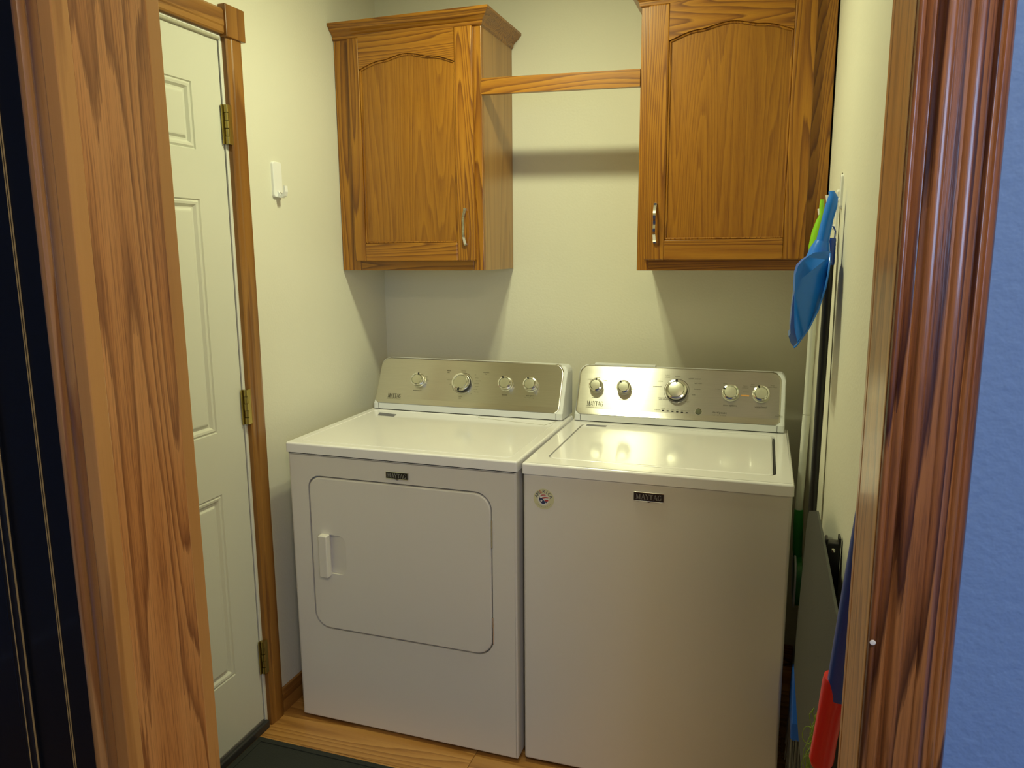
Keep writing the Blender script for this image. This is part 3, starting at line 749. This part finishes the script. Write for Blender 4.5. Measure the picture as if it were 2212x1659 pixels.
# ---- washer
WW, WH = .699, .9056
was = empty('washing_machine', (.8248, -.7971, 0), .0091, label='white top-loading washer with round flag sticker, right of the dryer, five console knobs', cat='washing machine')
b = BM(); box(b, .003, WW-.003, .003, .60, .012, .876, bev=.008, seg=3); obj('cabinet_body', b, M_front, was, smooth=True)
obj('deck_gap', Box(.006, WW-.006, .006, .59, .874, .8785), M_black, was)
b = BM()
outer = rrect(0, WW, 0, .615, .006, 3)
lidr = rrect(.052, .657, .063, .512, [.022, .026, .026, .030], 8)
soft_shell(b, outer, lidr, lambda p, d: (p[0], p[1], WH-d), .020, .031, bev=.007)
obj('top_deck', b, M_enamel, was, smooth=True)
wl = obj('washer_lid', slab(BM(), rrect(.0555, .6500, .066, .509, [.020, .024, .024, .028], 8), lambda p, d: (p[0], p[1], WH+.001-d), 0, .018, bev=.005, seg=4), M_enamel, was, smooth=True)
obj('lid_recess_liner', Box(.651, .656, .075, .50, WH-.019, WH-.006), M_dark, was)
b = BM(); slab(b, [(.27+.16*t/10, .0635-.006*math.sin(math.pi*t/10)) for t in range(11)]+[(.43, .067), (.27, .067)], lambda p, d: (p[0], p[1], WH-.0-d), -.0006, .003, bev=.0005)
obj('lid_grip', b, M_enamel, wl, smooth=True)
b = BM(); vs = [b.verts.new((x, y_, WH+.0013)) for x, y_ in ((.0700, .480), (.1360, .4785), (.1370, .500), (.0700, .5015))]; b.faces.new(vs)
obj('grey_sticker', b, M_greyst, wl)
yfW = lambda z: (.562+.5*(z-.95)) if z > .9475 else (.5608-.0125*min(1, (.9475-z)/.017))
machine_console(was, WW, yfW, 1.085, WH, None)
b = BM(); box(b, .06, .27, .650, .672, 1.080, 1.0905, bev=.004); obj('console_ridge', b, M_plast, was, smooth=True)
for (x, z, r, a, big) in ((.0797, 1.0182, .0232, 4, False), (.1747, 1.0167, .0232, -32, False), (.3475, 1.0163, .0345, 0, True), (.5186, 1.0161, .0260, -62, False), (.6119, 1.0165, .0260, -20, False)):
    k = knob(was, yfW, x, z, r, a, big)
b = BM(); serif_word(b, 'MAYTAG', .056, .0170, face_frame(yfW, .081, .9640, .0006)); obj('maker_lettering', b, M_print, was)
T = lambda *a, **k: ftxt(was, yfW, *a, **k)
T('COMMERCIAL TECHNOLOGY', .0045, .081, .9520)
T('start/pause', .0105, .487, .9575, M_print); T('hold 3 sec. to cancel', .0052, .487, .9495)
T('rinse options', .0080, .5186, .9805, M_print); T('water level', .0080, .6119, .9800, M_print)
for (s, x, z, mt) in (('normal', .3475, 1.0605, M_print), ('wrinkle control', .402, 1.0560, M_print), ('rapid wash', .414, 1.0425, M_print), ('delicates', .413, 1.0245, M_print), ('soak', .403, 1.0070, M_print),
                  ('bulky/\nsheets', .315, 1.0600, M_print_l), ('whites', .293, 1.0440, M_print_l), ('powerwash', .284, 1.0275, M_print), ('clean washer', .305, .9930, M_print_l), ('with affresh', .306, .9885, M_print),
                  ('drain', .351, .9845, M_print), ('& spin', .384, .9850, M_print_l), ('load size', .0797, .9830, M_print), ('temperature', .1747, .9810, M_print),
                  ('medium', .0797, 1.0465, M_print_l), ('small', .053, 1.0400, M_print_l), ('large', .108, 1.0385, M_print_l), ('warm', .205, 1.0150, M_print_l),
                  ('extra', .500, 1.0450, M_print_l), ('1 rinse', .478, 1.0280, M_print_l), ('fabric\nsoftener', .563, 1.0380, M_print_l), ('2 rinses', .565, 1.0230, M_print_l),
                  ('auto\nsensing', .585, 1.0440, M_print_l), ('deep\nwater wash', .645, 1.0430, M_print_l), ('ENERGY', .6680, .9560, M_print_l)):
    T(s, .0060, x, z, mt)
T('~', .018, .6680, .9610, M_print)
b = BM(); Mf = face_frame(yfW, .563, 1.0120, .0006); vs = [b.verts.new(Mf @ Vector(p)) for p in ((-.013, -.0022, 0), (.013, -.0022, 0), (.013, .0022, 0), (-.013, .0022, 0))]; b.faces.new(vs)
obj('orange_mark', b, M_orange, was)
T('progress', .0050, .289, .9565)
b = BM()
for i in range(6):
    Mf = face_frame(yfW, .3085+i*.01540, .9545-.0006*i, .0006); vs = [b.verts.new(Mf @ Vector((x, y_, 0))) for x, y_ in rrect(-.0037, .0037, -.0018, .0018, .0012, 2)]; b.faces.new(vs)
    Z = ('sensing', 'wash', 'rinse', 'spin', 'done', 'lid locked')[i]
    T(Z, .0042, .3085+i*.01540, .9605-.0006*i)
obj('indicator_lights', b, M_black, was)
Mf = face_frame(yfW, .4218, .9565)
bt = obj('start_button', lathe(BM(), [(0, 0), (.0095, 0), (.0095, .003), (.0085, .0045), (0, .0055)], Mf, 28), plain('olive_grey_button', (.10, .105, .065), .25), was, smooth=True)
obj('button_ring', lathe(BM(), [(.0095, .0002), (.0102, .0018), (.0112, .0012), (.0115, .0002)], Mf, 28), M_chrome, bt, smooth=True)
badge(was, .3075, .3845, .8290, .8515)
# round sticker
sx_, sz_, sr_ = .0620, .8070, .0290
st = obj('flag_sticker', lathe(BM(), [(0, .0006), (sr_, .0004), (sr_, 0)], Matrix.Translation((sx_, .003, sz_)) @ Matrix.Rotation(math.radians(90), 4, 'X'), 40), M_stick, was)
def arc_txt(s, rad, a0, a1, size, mats):
    for i, ch in enumerate(s):
        a = math.radians(a0+(a1-a0)*i/(len(s)-1))
        Mx = Matrix.Translation((sx_+rad*math.cos(a), .0021, sz_+rad*math.sin(a))) @ Matrix.Rotation(math.radians(90), 4, 'X') @ Matrix.Rotation(a-math.pi/2, 4, 'Z')
        text(ch, size, mats[i], st, Mx, name='sticker_letter')
arc_txt('AMERICA', .0212, 160, 20, .0132, [M_navy, M_navy, M_redp, M_navy, M_navy, M_navy, M_navy])
def flat(pts, mt, nm, dy=.0020):
    b = BM(); vs = [b.verts.new((sx_+x, dy, sz_+z)) for x, z in pts]; b.faces.new(vs); obj(nm, b, mt, st)
flat([(.016*math.cos(a)-.001, .016*math.sin(a)-.001) for a in [math.radians(20+k*14) for k in range(24)]], M_whitep, 'sticker_disc', .0022)
flat([(-.0125, .0075), (-.0105, .0025), (-.004, .003), (-.001, -.002), (.003, -.006), (.010, -.006), (.009, -.0115), (.006, -.009), (.003, -.0125), (-.003, -.014), (-.008, -.011), (-.012, -.005), (-.0135, .001)], M_navy, 'sticker_blue_field')
flat([(-.011, .008), (-.005, .0125), (.003, .0130), (.008, .011), (.002, .0105), (-.005, .0095)], M_redp, 'sticker_stripe')
flat([(-.005, .0045), (.003, .0065), (.0125, .0065), (.0135, .003), (.005, .003), (-.002, .0005)], M_redp, 'sticker_stripe')
flat([(.001, -.0025), (.007, -.0012), (.0135, -.0005), (.0125, -.0055), (.005, -.006)], M_redp, 'sticker_stripe')
star = []
for k in range(10):
    a = math.radians(90+36*k); r_ = .0042 if k % 2 == 0 else .0018; star.append((-.0065+r_*math.cos(a), -.005+r_*math.sin(a)))
flat(star, M_whitep, 'sticker_star', .0016)
arc_txt('ASSEMBLED', .0225, 215, 325, .0042, [M_print_l]*9)
for (x, y_) in ((.05, .06), (WW-.05, .06), (.05, .55), (WW-.05, .55)):
    obj('levelling_foot', lathe(BM(), [(0, 0), (.02, 0), (.02, .006), (.009, .008), (.009, .014), (0, .014)], Matrix.Translation((x, y_, 0)), 14), M_dark, was)

# ------------------------------------------------------------------ left wall hook
hk = empty('adhesive_hook', (0, -.66, 1.64), label='white plastic adhesive hook alone on the cream wall beside the white door', cat='hook')
Px = lambda p, d: (d, p[0], p[1])
b = BM(); slab(b, rrect(-.692, -.648, 1.640, 1.745, .008, 5), Px, .0085, .0, bev=.0025); obj('hook_plate', b, M_hookw, hk, world=True, smooth=True)
b = BM(); pr_ = [(.007, 1.662), (.007, 1.642), (.020, 1.638), (.032, 1.644), (.036, 1.656), (.035, 1.674), (.030, 1.674), (.030, 1.658), (.026, 1.651), (.019, 1.648)]
A = [b.verts.new((x, -.676, z)) for x, z in pr_]; B = [b.verts.new((x, -.662, z)) for x, z in pr_]
b.faces.new(A); b.faces.new(B[::-1])
for i in range(len(pr_)): j = (i+1) % len(pr_); b.faces.new((A[i], B[i], B[j], A[j]))
obj('hook_prong', b, M_hookw, hk, world=True, smooth=False)

# ------------------------------------------------------------------ door mat
b = BM(); box(b, .022, .90, -1.62, -.948, .001, .006, bev=.001); mt_ = obj('door_mat', b, M_mat); tag(mt_, 'black rubber-backed floor mat in front of the white door', 'mat')
b = BM()
for (a_, c_, d_, e_) in ((.022, .90, -.966, -.948), (.022, .04, -1.62, -.966), (.04, .90, -1.62, -1.602)): box(b, a_, c_, d_, e_, .005, .009, bev=.0015)
obj('mat_border', b, M_mat, mt_)

# ------------------------------------------------------------------ tools on the right wall
def wall_hook(y_, z0, z1, label, w=.024, reach=.020):
    h = empty('adhesive_hook', (WX, y_, z0), label=label, cat='hook')
    b = BM(); slab(b, rrect(y_-w/2, y_+w/2, z0, z1, .007, 5), lambda p, d: (WX-d, p[0], p[1]), .006, .0, bev=.002); obj('hook_plate', b, M_hookw, h, world=True, smooth=True)
    b = BM(); tube(b, [(WX-.005, y_, z0+.020), (WX-.5*reach, y_, z0+.012), (WX-reach, y_, z0+.016), (WX-reach-.002, y_, z0+.030)], [.004, .004, .004, .0035], 10)
    obj('hook_prong', b, M_hookw, h, world=True, smooth=True)
wall_hook(-.800, 1.562, 1.636, 'tallest white hook on right wall, holding the blue dustpan', w=.030, reach=.030)
wall_hook(-.700, 1.508, 1.610, 'white hook hidden behind the dustpan handle, holding the black-poled broom', reach=.018)
wall_hook(-.470, 1.548, 1.600, 'white hook deepest on right wall, behind the lime green mop grip', reach=.030)

# dustpan: side profile seen from the doorway, built at full width
dp = empty('dustpan', (1.545, -.90, 1.45), label='blue plastic dustpan hanging from a white hook on the right wall', cat='dustpan')
def pw_(z): return .028+.044*min(1, max(0, (1.470-z)/.030))
YM = -.905
oute = [(1.5620, 1.466), (1.5460, 1.466), (1.5300, 1.4640), (1.5190, 1.4570), (1.5075, 1.4480), (1.4985, 1.437), (1.4945, 1.420), (1.4945, 1.3800), (1.4960, 1.3400), (1.4985, 1.3050), (1.5050, 1.2780)]
rim = [(1.5041, 1.2700), (1.5259, 1.3062), (1.5424, 1.3467), (1.5537, 1.3915), (1.5575, 1.4210), (1.5600, 1.4503)]
b = BM(); ck = oute+rim
A = [b.verts.new((x, YM-pw_(z), z)) for x, z in ck]; B = [b.verts.new((x, YM+pw_(z), z)) for x, z in ck]
for i in range(len(oute)-1): b.faces.new((A[i], B[i], B[i+1], A[i+1]))
b.faces.new(A); b.faces.new(B[::-1])
o = obj('pan_scoop', b, M_bluepl, dp, world=True, smooth=True)
sm = o.modifiers.new('t', 'SOLIDIFY'); sm.thickness = .002; sm.offset = 0
for sg_ in (-1, 1):
    b = BM(); tube(b, [(x, YM+sg_*pw_(z), z) for x, z in [(1.4985, 1.2640)]+rim+[(1.5610, 1.462)]], .0020, 8)
    obj('pan_rim', b, M_bluepl, dp, world=True, smooth=True)
YP0, YP1 = YM-.072, YM+.072
b = BM(); lip = [(1.4955, 1.400), (1.4915, 1.36), (1.4895, 1.310), (1.4905, 1.292), (1.4870, 1.286), (1.4920, 1.272), (1.4985, 1.2630), (1.5055, 1.2760), (1.4995, 1.3060), (1.4965, 1.36)]
prism(b, lip, 'y', YP0+.02, YP1-.02); obj('pan_lip', b, M_bluet, dp, world=True)
ym = -.90
b = BM(); tube(b, [(1.5400, ym, 1.455), (1.5470, ym, 1.489), (1.5545, ym, 1.535), (1.5600, ym, 1.563), (1.5625, ym, 1.580), (1.5590, ym, 1.5905), (1.5530, ym, 1.5925)], [.0185, .0135, .0120, .0125, .0105, .0065, .002], 18)
obj('pan_handle', b, M_bluepl, dp, world=True, smooth=True)
b = BM(); tube(b, [(1.5400, ym, 1.445), (1.5425, ym, 1.470), (1.5470, ym, 1.4885)], [.028, .0215, .0150], 18); obj('handle_socket', b, M_bluepl, dp, world=True, smooth=True)
b = BM()
for i in range(16):
    t = i/15; x = 1.522+(1.5465-1.522)*t; z = 1.300+(1.366-1.300)*t; box(b, x, x+.0035, YP0-.001, YP0+.004, z, z+.002)
obj('comb_teeth', b, M_bluepl, dp, world=True)

# broom hanging: blue sleeve, black pole, blue head, grey bristles
br = empty('broom', (1.566, -.80, .16), label='broom with black pole, dark blue top sleeve and blue head, hanging behind the dustpan', cat='broom')
pt = lambda z: (1.5665+(z-.86)*.0063, -.795, z)
b = BM(); tube(b, [pt(1.440), pt(.42)], .0098, 16); obj('pole', b, M_blackp, br, world=True, smooth=True)
b = BM(); tube(b, [pt(1.436)]+[pt(1.44+.055*i/12) for i in range(13)]+[pt(1.497)], [.0106]+[.0112 if i % 2 else .0107 for i in range(13)]+[.009], 18); obj('top_sleeve', b, M_blued, br, world=True, smooth=True)
b = BM(); px = pt(1.5)[0]; tube(b, [(px-.007, -.800, 1.495), (px-.0075, -.800, 1.512), (px-.003, -.800, 1.522), (px+.003, -.800, 1.522), (px+.0075, -.800, 1.512), (px+.007, -.800, 1.495)], .0016, 8); obj('hanging_loop', b, M_blued, br, world=True, smooth=True)
b = BM(); prism(b, [(-.820, .425), (-.770, .425), (-.715, .330), (-.705, .292), (-.895, .292), (-.885, .330)], 'x', 1.543, 1.5735, bev=.004); hd = obj('broom_head', b, M_broomb, br, world=True)
b = BM()
for i in range(200):
    y_ = -.895+.190*(i % 40)/39+random.uniform(-.002, .002); x = 1.546+.024*(i//40)/4+random.uniform(-.002, .002)
    sx = random.uniform(-.006, .004); sy = (y_+.8)*.22+random.uniform(-.006, .006)
    tube(b, [(x, y_, .295), (x+sx*.4, y_+sy*.5, .225), (x+sx, y_+sy, .150)], .0012, 3, cap=False)
ob = obj('bristles', b, M_bristle, br, world=True); ob['kind'] = 'stuff'

# green flat mop
mp_ = empty('flat_mop', (1.555, -.47, .48), label='mop with lime green grip, pale pole and dark green head in gap beside washer', cat='mop')
b = BM(); tube(b, [(1.5630, -.47, 1.602), (1.5630, -.47, 1.585), (1.5630, -.47, 1.560), (1.5590, -.47, 1.545), (1.5530, -.47, 1.515), (1.5490, -.47, 1.480), (1.5500, -.47, 1.440), (1.5550, -.47, 1.400)], [.0050, .0062, .0062, .0085, .0120, .0135, .0120, .0095], 16)
obj('grip', b, M_lime, mp_, world=True, smooth=True)
b = BM(); tube(b, [(1.5585, -.47, 1.405), (1.5560, -.47, 1.018)], .0098, 16); obj('upper_pole', b, M_pole, mp_, world=True, smooth=True)
b = BM(); tube(b, [(1.5560, -.47, 1.0165), (1.5505, -.47, .735)], .0102, 16); obj('lower_pole', b, M_pole, mp_, world=True, smooth=True)
b = BM(); tube(b, [(1.5505, -.47, .74), (1.5515, -.47, .70), (1.5530, -.47, .62), (1.5555, -.47, .60)], [.0125, .0135, .0130, .012], 16); obj('green_socket', b, M_green, mp_, world=True, smooth=True)
b = BM(); slab(b, rrect(-.56, -.38, .470, .600, .05, 8), lambda p, d: (1.5480+d, p[0], p[1]), 0, .018, bev=.006); obj('mop_head', b, M_green, mp_, world=True, smooth=True)
b = BM(); pts = [(1.5480, y_, z) for y_, z in rrect(-.562, -.378, .468, .602, .05, 8)]; pts.append(pts[0]); tube(b, pts, .0028, 8); obj('white_rim', b, M_plast, mp_, world=True, smooth=True)

# thin grey cord
b = BM(); tube(b, [(1.5855, -.795, 1.640), (1.5850, -.80, 1.50), (1.5850, -.84, 1.10), (1.5845, -.87, .78)], .0011, 6)
tag(obj('cord', b, M_cord, smooth=True), 'thin grey cord hanging straight down the right wall behind the dustpan', 'cord')

# folded grey table
ft = empty('folded_table', (1.555, -1.30, 0), label='dark grey flat board with black metal legs, folded upright against the right wall', cat='folding table')
pl = lambda yy, zz: 1.555-(0.95-zz)*.0316
outl = [(-.911, .883), (-1.114, .951), (-1.291, .960), (-1.655, .967), (-1.655, .52), (-1.332, .524), (-1.150, .505), (-.915, .492), (-.880, .559), (-.872, .841)]
b = BM(); A = [b.verts.new((pl(*p), *p)) for p in outl]; B = [b.verts.new((pl(*p)+.004, *p)) for p in outl]
b.faces.new(A); b.faces.new(B[::-1])
for i in range(len(outl)): j = (i+1) % len(outl); b.faces.new((A[i], B[i], B[j], A[j]))
obj('table_top', b, M_greyb, ft, world=True)
for yy in (-1.30, -1.62):
    sl_ = .965 if yy == -1.30 else .93
    b = BM(); box(b, 1.5605, 1.5855, yy-.012, yy+.012, 0, sl_-.006, bev=.004); box(b, 1.5605, 1.5645, yy-.012, yy+.012, sl_-.014, sl_, bev=.001); box(b, 1.5815, 1.5855, yy-.012, yy+.012, sl_-.014, sl_+.004, bev=.001)
    lg = obj('leg', b, M_blackp, ft, world=True, smooth=True)
    if yy == -1.30:
        b = BM(); lathe(b, [(0, .0025), (.003, .002), (.0045, 0)], Matrix.Translation((1.573, yy-.012, .945)) @ Matrix.Rotation(math.radians(90), 4, 'X'), 12)
        o = obj('screw', b, M_chrome, lg, smooth=True); o.data.transform(Matrix.Translation(-Vector(ft.location)))
b = BM(); box(b, 1.5655, 1.5805, -1.62, -1.30, .10, .115, bev=.003); obj('cross_bar', b, M_blackp, ft, world=True)

# snow brush pole with red grip
sb = empty('snow_brush', (1.545, -1.72, .79), label='blue tapering pole with bright red grip, hanging beside the right door jamb', cat='brush')
b = BM(); tube(b, [(1.5555, -1.710, .90), (1.5605, -1.745, 1.05), (1.5660, -1.785, 1.22), (1.5700, -1.80, 1.34)], [.0158, .0140, .0105, .0105], 20); obj('pole', b, M_blued, sb, world=True, smooth=True)
b = BM(); tube(b, [(1.5415, -1.700, .785), (1.5412, -1.700, .788), (1.5414, -1.700, .797), (1.5440, -1.702, .83), (1.5482, -1.705, .875), (1.5532, -1.709, .915), (1.5542, -1.7095, .922), (1.5542, -1.7095, .921)], [.007, .0125, .0155, .0150, .0155, .0180, .0178, .015], 22); obj('red_grip', b, M_red, sb, world=True, smooth=True)
wall_hook(-1.80, 1.34, 1.40, 'white hook behind the right door jamb, holding the blue pole', reach=.018)

# tangle of lime string
b = BM(); random.seed(11)
for i in range(16):
    x, y_, z = 1.540+random.uniform(-.004, .006), -1.60+random.uniform(-.02, .02), .800
    P_ = [(x, y_, z)]; ph = random.uniform(0, 6); am = random.uniform(.002, .007)
    for k in range(1, 16):
        P_.append((x-.0010*k+am*math.sin(ph+k*.9)-random.uniform(0, .0012), y_+.006*math.cos(ph+k*.7), z-.0115*k))
    tube(b, P_, .0007, 4, cap=False)
P_ = [(1.5300+.0075*math.cos(a), -1.60, .765+.014*math.sin(a)) for a in [k*math.pi/8 for k in range(17)]]
tube(b, P_, .0007, 4, cap=False)
so = obj('string_tangle', b, M_string); tag(so, 'tangle of lime green string strands hanging by the red grip', 'string'); so['kind'] = 'stuff'
